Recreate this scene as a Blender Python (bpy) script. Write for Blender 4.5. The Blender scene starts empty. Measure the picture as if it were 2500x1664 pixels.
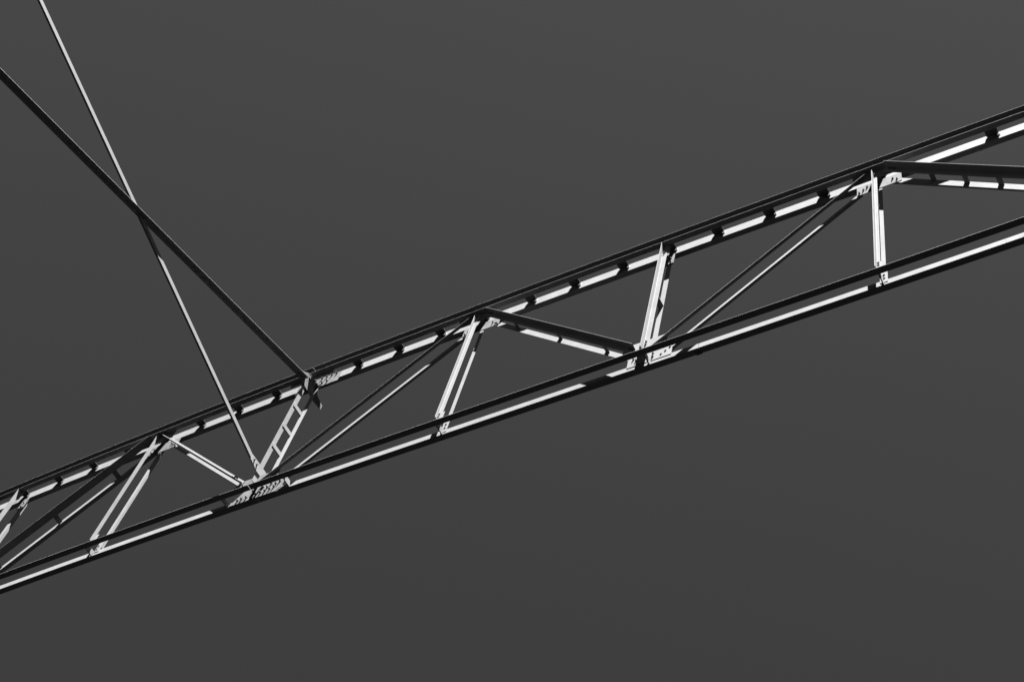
import bpy, bmesh, math, random
from mathutils import Vector, Matrix

random.seed(7)
scene = bpy.context.scene
col = scene.collection

# ------------------------------------------------------------------ camera
Z0 = 19.21                                   # height of the bottom chord above the ground
cam_d = bpy.data.cameras.new('camera')
cam = bpy.data.objects.new('camera', cam_d)
col.objects.link(cam)
cam_d.sensor_fit = 'HORIZONTAL'
cam_d.sensor_width = 36.0
cam_d.lens = 3643.88 / 2500.0 * 36.0
cam_d.clip_start = 0.1
cam_d.clip_end = 4000.0
right = Vector((0.8636990931, 0.4693521534, 0.1836639121))
down = Vector((-0.3132984318, 0.7854196444, -0.5338165180))
fwd = Vector((-0.3948011768, 0.4035152268, 0.8254135282))
rot = Matrix((right, -down, -fwd)).transposed().to_4x4()
cam.matrix_world = Matrix.Translation((11.94097, -9.59056, -17.61012 + Z0)) @ rot
scene.camera = cam

# ------------------------------------------------------------------ sun and sky
SUN = Vector((0.75, -1.0, 2.95)).normalized()          # direction towards the sun
elev = math.asin(SUN.z)
azim = math.atan2(SUN.x, SUN.y)
sun_d = bpy.data.lights.new('sun', 'SUN')
sun_d.energy = 5.0
sun_d.angle = math.radians(0.53)
sun_d.color = (1.0, 1.0, 1.0)                          # monochrome photograph
sun = bpy.data.objects.new('sun', sun_d)
col.objects.link(sun)
sun.location = (0, 0, 60)
sun.rotation_euler = SUN.to_track_quat('Z', 'Y').to_euler()

world = bpy.data.worlds.new('World')
scene.world = world
world.use_nodes = True
nt = world.node_tree
nt.nodes.clear()
w_out = nt.nodes.new('ShaderNodeOutputWorld')
w_bg = nt.nodes.new('ShaderNodeBackground')
w_sky = nt.nodes.new('ShaderNodeTexSky')
w_sky.sky_type = 'NISHITA'
w_sky.sun_disc = False
w_sky.sun_elevation = elev
w_sky.sun_rotation = azim
w_sky.altitude = 800
w_sky.air_density = 1.0
w_sky.dust_density = 0.1
w_sky.ozone_density = 1.0
# black-and-white film behind a red filter: only the sky's red light is recorded
w_sep = nt.nodes.new('ShaderNodeSeparateColor')
w_comb = nt.nodes.new('ShaderNodeCombineColor')
w_fil = nt.nodes.new('ShaderNodeMath')                  # the filter's own loss
w_fil.operation = 'MULTIPLY'
w_fil.inputs[1].default_value = 0.225
nt.links.new(w_sky.outputs[0], w_sep.inputs[0])
nt.links.new(w_sep.outputs[0], w_fil.inputs[0])
# polarising filter: skylight is polarised by its angle from the sun, so the filter
# darkens the sky most at a right angle to the sun: 1 - D * sin^2 / (1 + cos^2)
def w_math(op, a, b):
    n = nt.nodes.new('ShaderNodeMath')
    n.operation = op
    for i, v in enumerate((a, b)):
        if isinstance(v, (int, float)):
            n.inputs[i].default_value = v
        else:
            nt.links.new(v, n.inputs[i])
    return n.outputs[0]
w_co = nt.nodes.new('ShaderNodeTexCoord')
w_dot = nt.nodes.new('ShaderNodeVectorMath')
w_dot.operation = 'DOT_PRODUCT'
nt.links.new(w_co.outputs['Generated'], w_dot.inputs[0])
w_dot.inputs[1].default_value = SUN
c2 = w_math('MULTIPLY', w_dot.outputs['Value'], w_dot.outputs['Value'])
pol = w_math('DIVIDE', w_math('SUBTRACT', 1.0, c2), w_math('ADD', 1.0, c2))
pol = w_math('SUBTRACT', 1.0, w_math('MULTIPLY', pol, 0.52))
w_res = w_math('MULTIPLY', w_fil.outputs[0], pol)
for i in range(3):
    nt.links.new(w_res, w_comb.inputs[i])
nt.links.new(w_comb.outputs[0], w_bg.inputs[0])
w_bg.inputs[1].default_value = 0.05
nt.links.new(w_bg.outputs[0], w_out.inputs[0])

scene.view_settings.view_transform = 'Standard'
scene.view_settings.look = 'None'
scene.view_settings.gamma = 1.0
scene.view_settings.use_curve_mapping = False
scene.view_settings.exposure = 3.10
scene.render.engine = 'CYCLES'
scene.cycles.max_bounces = 6
scene.cycles.diffuse_bounces = 4

# ------------------------------------------------------------------ materials
def steel(name, base, spread, rough=0.7, scale=6.0):
    m = bpy.data.materials.new(name)
    m.use_nodes = True
    t = m.node_tree
    b = t.nodes['Principled BSDF']
    b.inputs['Roughness'].default_value = rough
    b.inputs['Specular IOR Level'].default_value = 0.04
    co = t.nodes.new('ShaderNodeTexCoord')
    n1 = t.nodes.new('ShaderNodeTexNoise')              # broad weathering
    n1.inputs['Scale'].default_value = scale
    n1.inputs['Detail'].default_value = 6
    n2 = t.nodes.new('ShaderNodeTexNoise')              # small stains
    n2.inputs['Scale'].default_value = scale * 7
    n2.inputs['Detail'].default_value = 4
    t.links.new(co.outputs['Object'], n1.inputs['Vector'])
    t.links.new(co.outputs['Object'], n2.inputs['Vector'])
    r1 = t.nodes.new('ShaderNodeMapRange')
    r1.inputs['From Min'].default_value = 0.3
    r1.inputs['From Max'].default_value = 0.7
    r1.inputs['To Min'].default_value = base - spread
    r1.inputs['To Max'].default_value = base + spread
    t.links.new(n1.outputs['Fac'], r1.inputs['Value'])
    r2 = t.nodes.new('ShaderNodeMapRange')
    r2.inputs['From Min'].default_value = 0.58
    r2.inputs['From Max'].default_value = 0.72
    r2.inputs['To Min'].default_value = 1.0
    r2.inputs['To Max'].default_value = 0.72
    t.links.new(n2.outputs['Fac'], r2.inputs['Value'])
    mu = t.nodes.new('ShaderNodeMath'); mu.operation = 'MULTIPLY'
    t.links.new(r1.outputs[0], mu.inputs[0])
    t.links.new(r2.outputs[0], mu.inputs[1])
    oi = t.nodes.new('ShaderNodeObjectInfo')            # every piece weathered a little differently
    r3 = t.nodes.new('ShaderNodeMapRange')
    r3.inputs['To Min'].default_value = 0.94
    r3.inputs['To Max'].default_value = 1.04
    t.links.new(oi.outputs['Random'], r3.inputs['Value'])
    mu2 = t.nodes.new('ShaderNodeMath'); mu2.operation = 'MULTIPLY'
    t.links.new(mu.outputs[0], mu2.inputs[0])
    t.links.new(r3.outputs[0], mu2.inputs[1])
    # dirt on sky-facing faces, coloured near black so little light bounces onto undersides
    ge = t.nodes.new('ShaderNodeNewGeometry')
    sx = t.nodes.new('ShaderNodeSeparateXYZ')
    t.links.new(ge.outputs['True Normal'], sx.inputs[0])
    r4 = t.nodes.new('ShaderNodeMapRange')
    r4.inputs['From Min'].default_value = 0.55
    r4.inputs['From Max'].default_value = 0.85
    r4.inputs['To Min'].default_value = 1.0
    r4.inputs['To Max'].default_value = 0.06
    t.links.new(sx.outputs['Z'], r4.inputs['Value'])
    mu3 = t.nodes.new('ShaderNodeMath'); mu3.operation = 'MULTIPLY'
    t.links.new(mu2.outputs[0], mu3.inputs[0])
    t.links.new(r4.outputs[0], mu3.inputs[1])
    cc = t.nodes.new('ShaderNodeCombineColor')
    for i in range(3):
        t.links.new(mu3.outputs[0], cc.inputs[i])
    t.links.new(cc.outputs[0], b.inputs['Base Color'])
    bu = t.nodes.new('ShaderNodeBump')
    bu.inputs['Strength'].default_value = 0.12
    bu.inputs['Distance'].default_value = 0.002
    t.links.new(n2.outputs['Fac'], bu.inputs['Height'])
    t.links.new(bu.outputs[0], b.inputs['Normal'])
    return m

M_STEEL = steel('painted_steel', 0.16, 0.013)
M_PLATE = steel('weathered_plate_steel', 0.098, 0.022, 0.7, 9.0)
M_DARK = steel('dark_steel', 0.055, 0.01, 0.8, 9.0)  # darker, rougher steel for the battens and cleats
M_BOLT = steel('bolt_steel', 0.09, 0.02, 0.45, 30.0)
M_WELD = steel('weld_steel', 0.175, 0.02, 0.4, 40.0)
M_GROUND = bpy.data.materials.new('dark_ground')
M_GROUND.use_nodes = True
_t = M_GROUND.node_tree
_b = _t.nodes['Principled BSDF']
_b.inputs['Roughness'].default_value = 1.0
_b.inputs['Specular IOR Level'].default_value = 0.0
_n = _t.nodes.new('ShaderNodeTexNoise')
_n.inputs['Scale'].default_value = 40.0
_r = _t.nodes.new('ShaderNodeValToRGB')
_r.color_ramp.elements[0].color = (.0016, .0016, .0016, 1)
_r.color_ramp.elements[1].color = (.0036, .0036, .0036, 1)
_t.links.new(_n.outputs['Fac'], _r.inputs['Fac'])
_t.links.new(_r.outputs['Color'], _b.inputs['Base Color'])

# ------------------------------------------------------------------ helpers
def tag(o, label=None, cat=None, group=None, kind=None):
    if label: o['label'] = label
    if cat: o['category'] = cat
    if group: o['group'] = group
    if kind: o['kind'] = kind
    return o

def add(name, mesh, mat, parent=None):
    if mat and not mesh.materials:
        mesh.materials.append(mat)
    o = bpy.data.objects.new(name, mesh)
    col.objects.link(o)
    o.parent = parent
    return o

def from_pd(name, verts, faces):
    me = bpy.data.meshes.new(name)
    bm = bmesh.new()
    vs = [bm.verts.new(v) for v in verts]
    for f in faces:
        try:
            bm.faces.new([vs[i] for i in f])
        except ValueError:
            pass
    bmesh.ops.recalc_face_normals(bm, faces=bm.faces)
    bm.to_mesh(me)
    bm.free()
    return me

def sweep(name, profile, stations, ea, eb):
    """profile: 2D outline; stations: list of points; ea, eb: the profile's axes"""
    ea, eb = Vector(ea), Vector(eb)
    n = len(profile)
    verts = []
    for P in stations:
        P = Vector(P)
        for a, b in profile:
            verts.append(P + ea * a + eb * b)
    faces = []
    for s in range(len(stations) - 1):
        for i in range(n):
            j = (i + 1) % n
            faces.append((s * n + i, s * n + j, (s + 1) * n + j, (s + 1) * n + i))
    faces.append(tuple(range(n)))
    m = (len(stations) - 1) * n
    faces.append(tuple(range(m + n - 1, m - 1, -1)))
    return from_pd(name, verts, faces)

def arc(cx, cy, r, a0, a1, k=4):
    return [(cx + r * math.cos(math.radians(a0 + (a1 - a0) * i / k)),
             cy + r * math.sin(math.radians(a0 + (a1 - a0) * i / k))) for i in range(k + 1)]

def angle_profile(W, L, t, r=0.009):
    """leg W along a, leg L along b, thickness t, root fillet r, rounded toes"""
    q = t * 0.45
    p = [(0, 0), (W, 0)] + arc(W - q, t - q, q, 0, 90, 2)
    p += arc(t + r, t + r, r, 270, 180, 4)
    p += arc(t - q, L - q, q, 0, 90, 2) + [(0, L)]
    return p

def channel_profile(h, w, tw, tf, r=0.011):
    q = tf * 0.4
    p = [(0, 0), (0, w)] + arc(tf - q, w - q, q, 90, 0, 2)
    p += arc(tf + r, tw + r, r, 180, 270, 4)
    p += arc(h - tf - r, tw + r, r, 270, 360, 4)
    p += arc(h - tf + q, w - q, q, 180, 90, 2) + [(h, w), (h, 0)]
    return p

def plate_y(name, pts, y0, y1):
    """plate lying in the truss plane: outline (x, z), thickness y0..y1"""
    n = len(pts)
    v = [(x, y0, z) for x, z in pts] + [(x, y1, z) for x, z in pts]
    f = [tuple(range(n)), tuple(range(2 * n - 1, n - 1, -1))]
    f += [(i, (i + 1) % n, n + (i + 1) % n, n + i) for i in range(n)]
    return from_pd(name, v, f)

def plate_x(name, pts, x0, x1):
    n = len(pts)
    v = [(x0, y, z) for y, z in pts] + [(x1, y, z) for y, z in pts]
    f = [tuple(range(n)), tuple(range(2 * n - 1, n - 1, -1))]
    f += [(i, (i + 1) % n, n + (i + 1) % n, n + i) for i in range(n)]
    return from_pd(name, v, f)

def box(name, x0, x1, y0, y1, z0, z1):
    return plate_y(name, [(x0, z0), (x1, z0), (x1, z1), (x0, z1)], y0, y1)

# one bolt mesh along local +Z: washer, nut, projecting shank; head on the other side
def bolt_mesh(name, grip, tail):
    bm = bmesh.new()
    def cyl(r, z0, z1, n, off=0):
        a = [bm.verts.new((r * math.cos(off + 2 * math.pi * i / n), r * math.sin(off + 2 * math.pi * i / n), z0)) for i in range(n)]
        b = [bm.verts.new((r * math.cos(off + 2 * math.pi * i / n), r * math.sin(off + 2 * math.pi * i / n), z1)) for i in range(n)]
        for i in range(n):
            bm.faces.new((a[i], a[(i + 1) % n], b[(i + 1) % n], b[i]))
        bm.faces.new(a[::-1]); bm.faces.new(b)
    cyl(0.0175, 0.0, 0.003, 10)
    h = 0.016 if tail > .01 else 0.010
    cyl(0.0150, 0.003, h, 6, 0.3)
    cyl(0.0085, h, h + tail, 8)
    cyl(0.0150, -grip - 0.010, -grip, 6, 0.1)
    cyl(0.0085, -grip - 0.002, 0.002, 8)
    me = bpy.data.meshes.new(name)
    bmesh.ops.recalc_face_normals(bm, faces=bm.faces)
    bm.to_mesh(me); bm.free()
    me.materials.append(M_BOLT)
    return me

BOLT_LONG = bolt_mesh('bolt', 0.018, 0.014)
BOLT_SHORT = bolt_mesh('bolt_short', 0.018, 0.002)

def bolt(parent, p, axis, mesh=None, size=1.0):
    o = bpy.data.objects.new('bolt', mesh or BOLT_LONG)
    col.objects.link(o)
    o.parent = parent
    q = Vector(axis).to_track_quat('Z', 'X').to_matrix().to_4x4()
    q = q @ Matrix.Rotation(random.uniform(0, 6.28), 4, 'Z')
    o.matrix_local = Matrix.Translation(p) @ q @ Matrix.Scale(size, 4)
    return o

# ------------------------------------------------------------------ the truss: dimensions
G = 0.086             # half of the clear gap between the paired members
YO = 0.087            # back face of posts and diagonals
TH, TW_ = 0.200, 0.092          # top chord channels
BW, BH = 0.101, 0.110           # bottom chord angles
def straight_on(f, lo=-10.0, hi=12.0):        # the fitted camber, carried on straight outside the picture
    def g(x):
        c = min(max(x, lo), hi)
        return f(c) + (x - c) * (f(c + .01) - f(c - .01)) / .02
    return g
zt = straight_on(lambda x: 3.2 + .00079 * x - .00274 * x * x + .00007 * x ** 3)
zb = straight_on(lambda x: -.00149 * x * x + .00011 * x ** 3)
PX = [-1.755 + (k - 2) * 3.467 for k in range(-1, 8)]     # node positions, PX[k + 1] is node k
def node(k): return PX[k + 1]

XL, XR = -17.6, 16.2
truss = bpy.data.objects.new('steel_truss', None)
col.objects.link(truss)
truss.location = (0, 0, Z0)
truss.empty_display_size = 0.5
tag(truss, 'long pale steel truss of paired chords, posts and diagonals crossing the whole sky', 'truss')

def stations(x0, x1, y, zf, step=0.8667):
    n = max(1, int(math.ceil((x1 - x0) / step)))
    return [(x0 + (x1 - x0) * i / n, y, zf(x0 + (x1 - x0) * i / n)) for i in range(n + 1)]

def chord(name, prof, x0, x1, side, zf):
    # side -1 = nearer member, +1 = farther member; back at the gap, flanges outwards
    return add(name, sweep(name, prof, stations(x0, x1, side * G, zf), (0, 0, 1), (0, side, 0)), M_STEEL, truss)

chan = channel_profile(TH, TW_, 0.007, 0.0065)
angb = angle_profile(BH, BW, 0.007, 0.009)
SPL_T, SPL_B = -1.727, -1.784
top_n = [chord('top_chord', chan, XL, SPL_T - 0.006, -1, zt), chord('top_chord', chan, SPL_T + 0.006, XR, -1, zt)]
top_f = [chord('top_chord', chan, XL, SPL_T - 0.006, 1, zt), chord('top_chord', chan, SPL_T + 0.006, XR, 1, zt)]
bot_n = [chord('bottom_chord', angb, XL, SPL_B - 0.004, -1, zb), chord('bottom_chord', angb, SPL_B + 0.004, XR, -1, zb)]
bot_f = [chord('bottom_chord', angb, XL, SPL_B - 0.004, 1, zb), chord('bottom_chord', angb, SPL_B + 0.004, 5.945, 1, zb),
         chord('bottom_chord', angb, 5.953, XR, 1, zb)]

# ------------------------------------------------------------------ battens of the top chord
def bead_mesh(name, n, step, r):
    bm = bmesh.new()
    for i in range(n):
        m = Matrix.Translation((random.uniform(-.004, .004), 0, -i * step)) @ Matrix.Diagonal((1.0, .6, 1.25, 1))
        bmesh.ops.create_icosphere(bm, subdivisions=1, radius=r * random.uniform(.75, 1.2), matrix=m)
    me = bpy.data.meshes.new(name)
    bm.to_mesh(me); bm.free()
    me.materials.append(M_WELD)
    return me
BEADS = [bead_mesh('weld_bead', 4, 0.022, 0.016) for _ in range(3)]

bat_x = [-16.49, -15.62, -14.76, -13.89, -13.02, -12.157, -11.29, -10.42, -9.555, -8.69, -7.827, -6.97, -6.10, -4.383, -3.514, -2.653, -.877, -.017, .835, 2.62, 3.449, 4.339,
         5.195, 6.014, 6.885, 7.765, -5.22, 1.71, 8.645, 10.348, 11.22, 12.09, 12.97, 13.84]
BT = 0.010
hw = 0.09
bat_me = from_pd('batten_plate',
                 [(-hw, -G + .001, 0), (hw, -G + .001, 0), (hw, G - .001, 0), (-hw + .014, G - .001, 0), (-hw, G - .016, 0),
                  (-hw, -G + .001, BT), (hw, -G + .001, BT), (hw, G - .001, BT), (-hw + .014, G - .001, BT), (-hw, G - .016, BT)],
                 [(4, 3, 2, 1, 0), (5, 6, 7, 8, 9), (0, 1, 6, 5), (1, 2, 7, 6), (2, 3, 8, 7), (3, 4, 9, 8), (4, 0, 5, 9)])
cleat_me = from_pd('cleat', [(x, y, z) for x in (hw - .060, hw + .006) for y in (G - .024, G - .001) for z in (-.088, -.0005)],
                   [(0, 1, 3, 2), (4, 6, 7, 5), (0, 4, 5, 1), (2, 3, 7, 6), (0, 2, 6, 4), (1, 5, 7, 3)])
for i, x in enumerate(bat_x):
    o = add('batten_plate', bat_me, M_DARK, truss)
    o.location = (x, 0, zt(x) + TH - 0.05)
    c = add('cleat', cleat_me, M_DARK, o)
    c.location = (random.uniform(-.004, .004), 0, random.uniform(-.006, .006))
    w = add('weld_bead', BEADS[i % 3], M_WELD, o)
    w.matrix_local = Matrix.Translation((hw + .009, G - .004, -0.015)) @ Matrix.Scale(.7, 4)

# wide cover plate over the splice at node 2
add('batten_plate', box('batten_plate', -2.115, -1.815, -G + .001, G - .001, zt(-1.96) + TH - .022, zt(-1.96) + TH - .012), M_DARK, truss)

add('batten_plate', box('batten_plate', -1.800, -1.600, -G + .001, .006, zt(-1.7) + TH - .022, zt(-1.7) + TH - .012), M_DARK, truss)  # added unseen blocker, keeps light through the gap off the brace plate

# ------------------------------------------------------------------ posts
def post(side, x0, cdir, W, L, z0, z1, t=0.008):
    """angle with its corner at x0; the leg W runs along cdir*x, the leg L stands out from the truss"""
    prof = angle_profile(W, L, t)
    return add('vertical_post', sweep('vertical_post', prof, [(x0, side * YO, z0), (x0, side * YO, z1)],
                                      (cdir, 0, 0), (0, side, 0)), M_STEEL, truss)
post_n, post_f = {}, {}
P = [  # node, near (x0, dir, W, L, z0, z1), far (x0, dir, W, L, z0, z1)
    (-2, (-15.52, -1, .07, .085, -.3, 2.3), (-15.5, -1, .08, .06, -.3, 2.3)),
    (-1, (-12.05, -1, .07, .085, -.1, 2.68), (-12.0, -1, .08, .06, -.1, 2.68)),
    (0, (-8.590, -1, .070, .090, .06, 2.935), (-8.540, -1, .080, .060, .12, 2.93)),
    (1, (-5.188, -1, .060, .067, .07, 3.105), (-5.145, -1, .075, .045, .12, 3.10)),
    (2, (-1.758, -1, .070, .088, .13, 3.18), (-1.768, 1, .095, .070, .12, 3.18)),
    (3, (1.676, 1, .072, .060, .172, 3.188), (1.700, 1, .066, .050, .12, 3.18)),
    (4, (5.150, 1, .086, .090, .10, 3.135), (5.155, 1, .082, .060, .10, 3.13)),
    (5, (8.606, 1, .053, .090, .055, 2.925), (8.611, 1, .060, .060, .09, 3.03)),
    (6, (12.07, 1, .060, .080, .05, 2.90), (12.07, 1, .060, .060, .09, 2.90)),
]
for k, a, b in P:
    post_n[k] = post(-1, *a)
    post_f[k] = post(1, *b)

# rungs of the laced post at node 2: small angles, their upright legs facing along the truss
for z in (2.29, 1.69, 1.13, ):
    prof = angle_profile(.085, .022, .009, .006)
    o = add('rung', sweep('rung', prof, [(-1.748, -.150, z - .0425), (-1.748, .086, z - .0425)], (0, 0, 1), (-1, 0, 0)), M_STEEL, truss)
    w = add('weld_bead', BEADS[0], M_WELD, o)
    w.matrix_local = Matrix.Translation((-1.752, -.150, z + .045)) @ Matrix.Scale(.6, 4)
# flat stay inside the post at node 4
add('stay_plate', box('stay_plate', 5.150, 5.238, -YO, YO, 1.548, 1.558), M_STEEL, truss)

# ------------------------------------------------------------------ diagonals
def diag(side, xa, xb, W, L, za, zb_, low=True, t=0.008):
    """root line through (xa, 0.2) and (xb, 3.0); drawn between heights za and zb_"""
    d = Vector((xb - xa, 0, 2.8)).normalized()
    n = Vector((-d.z, 0, d.x))
    if n.z < 0: n = -n
    if not low: n = -n
    f = lambda z: (xa + (xb - xa) * (z - .2) / 2.8, side * YO, z)
    prof = angle_profile(W, L, t)
    return add('diagonal', sweep('diagonal', prof, [f(za), f(zb_)], n, (0, side, 0)), M_STEEL, truss), f, d, n

D = {}
D['B0T1'] = (diag(-1, -8.1167, -5.2921, .087, .1455, .13, 3.01), diag(1, -8.1167, -5.2921, .087, .079, .13, 3.00))
D['B2T3'] = (diag(-1, -1.4956, 1.4731, .068, .0578, .02, 3.13), diag(1, -1.4956, 1.4731, .068, .0486, .15, 2.97))
D['B4T5'] = (diag(-1, 5.4682, 8.5465, .048, .0552, .04, 2.97), diag(1, 5.4682, 8.5465, .048, .049, .15, 2.83))
D['T3B4'] = (diag(-1, 5.0326, 2.0796, .097, .108, .205, 3.16, False), diag(1, 5.0326, 2.0796, .097, .060, .20, 2.98, False))
D['T5B6'] = (diag(-1, 11.8467, 8.8276, .112, .124, .205, 3.015, False),
             diag(1, 11.8467 - .1124 / math.cos(math.atan2(3.0191, 2.8)), 8.8276 - .1124 / math.cos(math.atan2(3.0191, 2.8)), .112, .034, .20, 2.90, True))
D['T1B2'] = (diag(-1, -1.9961, -5.0232, .0556, .058, .27, 3.10), diag(1, -1.9961, -5.0232, .0556, .036, .27, 3.00))
# the neighbouring panels, just outside the photograph
diag(-1, -8.93, -11.957, .0556, .058, .15, 2.62); diag(1, -8.93, -11.957, .0556, .036, .15, 2.62)
diag(-1, -15.05, -12.30, .087, .1455, -.3, 2.55); diag(1, -15.05, -12.30, .087, .079, -.3, 2.55)
diag(-1, 12.40, 15.48, .048, .0552, .17, 2.7); diag(1, 12.40, 15.48, .048, .049, .17, 2.7)

# stay plates between the paired diagonals: (x, z) of the plate's right edge on the farther member
def stay(key, x, z, width, drop):
    f, d, n = D[key][1][1], D[key][1][2], D[key][1][3]
    up = n if n.z > 0 else -n
    dd = d if d.x > 0 else -d
    c = Vector((x, 0, z)) - dd * (width / 2)
    v = []
    for s in (-1, 1):
        for y in (-YO + .001, YO - .001):
            for h in (0, .009):
                v.append(c + dd * (s * width / 2) + Vector((0, y, 0)) + up * h)
    fcs = [(0, 1, 3, 2), (4, 6, 7, 5), (0, 4, 5, 1), (2, 3, 7, 6), (0, 2, 6, 4), (1, 5, 7, 3)]
    o = add('stay_plate', from_pd('stay_plate', v, fcs), M_STEEL, truss)
    return o
for x, z in ((2.56, 2.491), (3.496, 1.628), (4.451, .697)): stay('T3B4', x, z, .105, 0)
for x, z in ((9.472, 2.376), (9.925, 1.940), (10.372, 1.524), (10.83, 1.10), (11.28, .68)): stay('T5B6', x, z, .100, 0)
for x, z in ((-5.921, 2.441), (-6.842, 1.533), (-7.765, .622)): stay('B0T1', x, z, .092, 0)

# ------------------------------------------------------------------ gusset plates with their bolts
def rect(x0, x1, z0, z1, ch=0.0):
    return [(x0, z0), (x1, z0), (x1, z1 - ch), (x1 - ch, z1), (x0 + ch, z1), (x0, z1 - ch)] if ch else [(x0, z0), (x1, z0), (x1, z1), (x0, z1)]

def gusset(side, pts, y0, y1, bolts=(), longb=True, name='gusset_plate', mat=None, size=1.0):
    a, b = sorted((side * y0, side * y1))
    o = add(name, plate_y(name, pts, a, b), mat or M_PLATE, truss)
    for q in bolts:
        x, z = q[:2]
        if side > 0:
            bolt(o, (x, a - .0005, z), (0, -1, 0), BOLT_LONG if longb and not q[2:] else BOLT_SHORT, size)
        else:
            bolt(o, (x, -YO - .0085, z), (0, -1, 0), BOLT_LONG if longb else BOLT_SHORT)
    return o

TY0, TY1 = .0800, .0865         # top plates hang under the channels
BY0, BY1 = .0790, .0855         # bottom plates lap onto the inside of the angles

top_plates = [   # node, outline, bolts on farther plate, bolts on nearer plate
    (1, (-5.503, -4.805, 2.838), [(-4.972, 2.998), (-4.907, 2.933), (-4.839, 2.875), (-5.421, 2.901), (-5.37, 2.964)],
     [(-5.44, 2.94), (-5.39, 2.99), (-5.49, 2.89), (-5.215, 2.96), (-5.215, 2.90), (-5.02, 3.04), (-4.97, 2.99)]),
    (3, (1.340, 2.051, 2.955), [(1.922, 3.073), (1.985, 3.008), (2.025, 2.974), (1.392, 2.993), (1.44, 3.04)],
     [(1.40, 3.00), (1.45, 3.05), (1.705, 3.10), (1.705, 3.03), (1.95, 3.10), (2.0, 3.05)]),
    (5, (8.285, 8.973, 2.788), [(8.447, 2.957), (8.388, 2.899), (8.324, 2.841), (8.839, 2.927), (8.904, 2.869)],
     [(8.40, 2.88), (8.45, 2.93), (8.632, 2.95), (8.632, 2.88), (8.86, 2.92), (8.92, 2.86)]),
]
for k, (x0, x1, z0), bf, bn in top_plates:
    pts = [(x0, z0), (x1, z0), (x1, zt(x1) - .001), (.5 * (x0 + x1), zt(.5 * (x0 + x1)) - .001), (x0, zt(x0) - .001)]
    gusset(1, pts, TY0, TY1, bf)
    gusset(-1, pts, TY0, TY1, bn)
for xc, z0, bf, bn in ((5.195, 2.800, [(5.21, 2.992), (5.215, 2.885)], [(5.185, 3.085), (5.195, 3.00), (5.19, 2.90)]),
                       (-8.585, 2.610, [(-8.575, 2.80), (-8.58, 2.68)], [(-8.62, 2.87), (-8.62, 2.78)]),
                       (12.09, 2.55, [], [])):
    pts = [(xc - .075, z0), (xc + .075, z0), (xc + .075, zt(xc) - .003), (xc - .075, zt(xc) - .003)]
    gusset(1, pts, TY0, TY1, bf)
    gusset(-1, pts, TY0, TY1, bn)

bottom_plates = [
    (rect(-5.250, -5.140, .012, .268), [(-5.212, .166), (-5.213, .081)], [(-5.214, .23), (-5.214, .15)], False),
    (rect(1.675, 1.778, .045, .345), [(1.732, .239), (1.734, .149)], [(1.702, .293), (1.700, .225)], False),
    (rect(8.585, 8.692, .012, .290), [(8.642, .199), (8.644, .114)], [(8.632, .252), (8.632, .190)], False),
    (rect(4.820, 5.522, .052, .355), [(5.224, .221), (5.227, .137), (5.356, .135, 0), (5.422, .190, 0), (5.487, .251, 0), (4.910, .235), (4.959, .185)],
     [(5.190, .296), (5.188, .224), (4.93, .25), (4.98, .20)], True),
    ([(-2.36, .004), (-1.42, .004), (-1.33, .10), (-1.33, .335), (-2.06, .335), (-2.17, .285)],
     [(-1.589, .268), (-1.646, .200), (-1.746, .240), (-2.205, .088), (-2.125, .091), (-2.028, .092),
      (-1.93, .20), (-1.49, .14), (-1.41, .25), (-1.834, .083), (-1.746, .103), (-1.657, .102), (-1.566, .116), (-1.48, .22)], [(-2.10, .25), (-2.04, .21)], True),
    (rect(-9.05, -8.33, -.06, .245), [(-8.6, .1), (-8.5, .15)], [], True),
    (rect(11.76, 12.46, .02, .32), [], [], True),
]
for pts, bf, bn, lg in bottom_plates:
    splice = len(bf) > 8
    m = M_PLATE if splice else M_STEEL
    gusset(1, pts, BY0, BY1, bf, lg, mat=m, size=1.35 if splice else 1.0)
    gusset(-1, pts, BY0, BY1, bn, lg, mat=m)

# bolted splice of the top chord at node 2
sp = rect(-2.190, -1.268, 3.094, 3.383)
rows = [(-2.11, 3.335), (-2.03, 3.337), (-1.82, 3.343), (-1.675, 3.350), (-1.574, 3.350), (-1.465, 3.350), (-1.360, 3.350),
        (-1.83, 3.190), (-1.735, 3.190), (-1.624, 3.190), (-1.515, 3.190)]
for s in (1, -1):
    o = add('splice_plate', plate_y('splice_plate', sp, *sorted((s * BY0, s * BY1))), M_PLATE, truss)
    for x, z in rows:
        bolt(o, (x, s * BY0 - s * .0005, z), (0, -s, 0), None, 1.35)
# splice strap under the bottom chord right of node 4
add('splice_plate', box('splice_plate', 5.875, 5.965, .112, .196, zb(5.94) - .0055, zb(5.94) - .0015), M_PLATE, truss)

# ------------------------------------------------------------------ diaphragms across the bottom chord
for x, h in ((-12.16, .10), (-8.74, .10), (-5.271, .108), (-2.383, .085), (-1.146, .105), (1.713, .105), (5.184, .105), (8.628, .105), (12.1, .1)):
    z = zb(x)
    o = add('diaphragm_plate', box('diaphragm_plate', x - .008, x + .008, -G + .0005, G - .0005, z + .002, z + h), M_STEEL, truss)
    w = add('weld_bead', BEADS[1], M_WELD, o)
    w.matrix_local = Matrix.Translation((x + .010, G - .003, z + h - .02)) @ Matrix.Scale(.7, 4)

# weld seams on the farther bottom angle
for x in (3.416, 3.502, 3.543, 10.264, 10.482, -.295, -.954, 1.86):
    z = zb(x)
    add('weld_bead', box('weld_bead', x - .003, x + .003, G - .003, G + .001, z + .002, z + BH - .001), M_WELD, truss)

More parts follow.
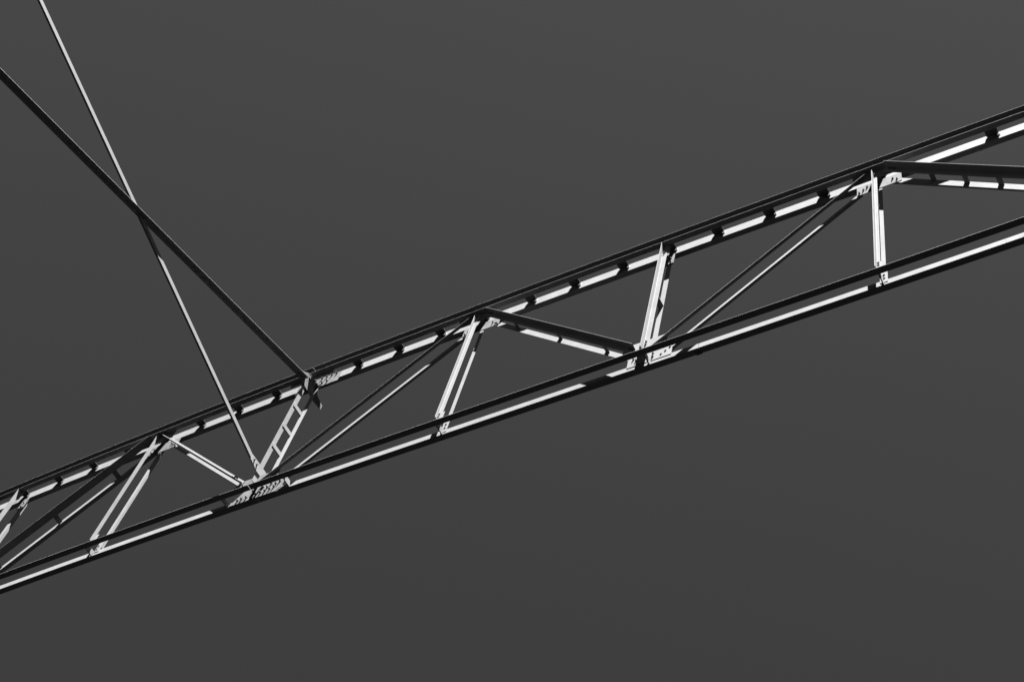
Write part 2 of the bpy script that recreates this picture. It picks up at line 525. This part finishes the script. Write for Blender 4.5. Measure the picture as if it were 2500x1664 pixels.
# ------------------------------------------------------------------ transverse plates for the cross braces at node 2
XB = -1.745
tp = [(-.40, 2.87), (-.40, 2.985), (-.20, 3.18), (.120, 3.18), (.176, 3.012), (.391, 2.951), (.388, 2.841), (.173, 2.811), (-.151, 2.846)]
o = add('brace_plate', plate_x('brace_plate', tp, XB - .006, XB + .006), M_PLATE, truss)
for y, z in ((.242, 2.905), (.333, 2.883)):
    bolt(o, (XB + .006, y, z), (1, 0, 0), BOLT_SHORT)
bp = [(-.401, .404), (-.399, .513), (.05, .508), (.05, .335), (-.188, .329)]
o = add('brace_plate', plate_x('brace_plate', bp, XB - .006, XB + .006), M_STEEL, truss)

# ------------------------------------------------------------------ cross braces
YE = -11.0
def brace_root(name, y, z, label):
    e = bpy.data.objects.new(name, None)
    col.objects.link(e)
    e.location = (XB, y, Z0 + z)
    e.empty_display_size = 0.3
    tag(e, label, 'brace', 'crossing braces bolted to the truss')
    return e

# brace falling from the top chord: two angles back to back, flat legs down
s1 = .29456
z1 = lambda y: 2.97826 + (y + .22078) * s1
d1 = Vector((0, -1, -s1)).normalized()
n1 = Vector((0, -d1.z, d1.y)); n1 = n1 if n1.z > 0 else -n1
b1 = brace_root('cross_brace', -.20, z1(-.20), 'dark broad steel brace falling from the top chord to the left edge')
off = Vector(b1.location) - Vector((0, 0, Z0))
for sgn in (1, -1):
    prof = angle_profile(.0755 - .006, .075, .008)
    st = [Vector((-1.7355 + sgn * .006, y, z1(y))) - off for y in (-.205, YE)]
    add('brace_angle', sweep('brace_angle', prof, st, (sgn, 0, 0), n1), M_STEEL, b1)
for y in (-.29, -.37):
    bolt(b1, Vector((-1.7215, y, z1(y) + .045)) - off, (1, 0, 0))

# brace rising from the bottom chord: one angle, upright leg facing along the truss
s2 = .31466
z2 = lambda y: .50727 - (y + .57749) * s2
d2 = Vector((0, -1, s2)).normalized()
n2 = Vector((0, -d2.z, d2.y)); n2 = n2 if n2.z > 0 else -n2
b2 = brace_root('cross_brace', -.24, z2(-.24), 'thin sunlit steel brace rising from the bottom chord to the top edge')
off = Vector(b2.location) - Vector((0, 0, Z0))
prof = angle_profile(.075, .038, .008)
st = [Vector((-1.757, y, z2(y))) - off for y in (-.235, YE)]
add('brace_angle', sweep('brace_angle', prof, st, n2, (-1, 0, 0)), M_STEEL, b2)
for y, z in ((-.335, .459), (-.250, .431)):
    bolt(b2, Vector((XB + .0065, y, z)) - off, (1, 0, 0))
# bolt and packing plate where the braces cross
bolt(b2, Vector((-1.757, -4.43, z2(-4.43) + .03)) - off, (1, 0, 0))

# ------------------------------------------------------------------ ground far below
g = add('ground', from_pd('ground', [(-600, -600, 0), (600, -600, 0), (600, 600, 0), (-600, 600, 0)], [(0, 1, 2, 3)]), M_GROUND)
tag(g, kind='structure')
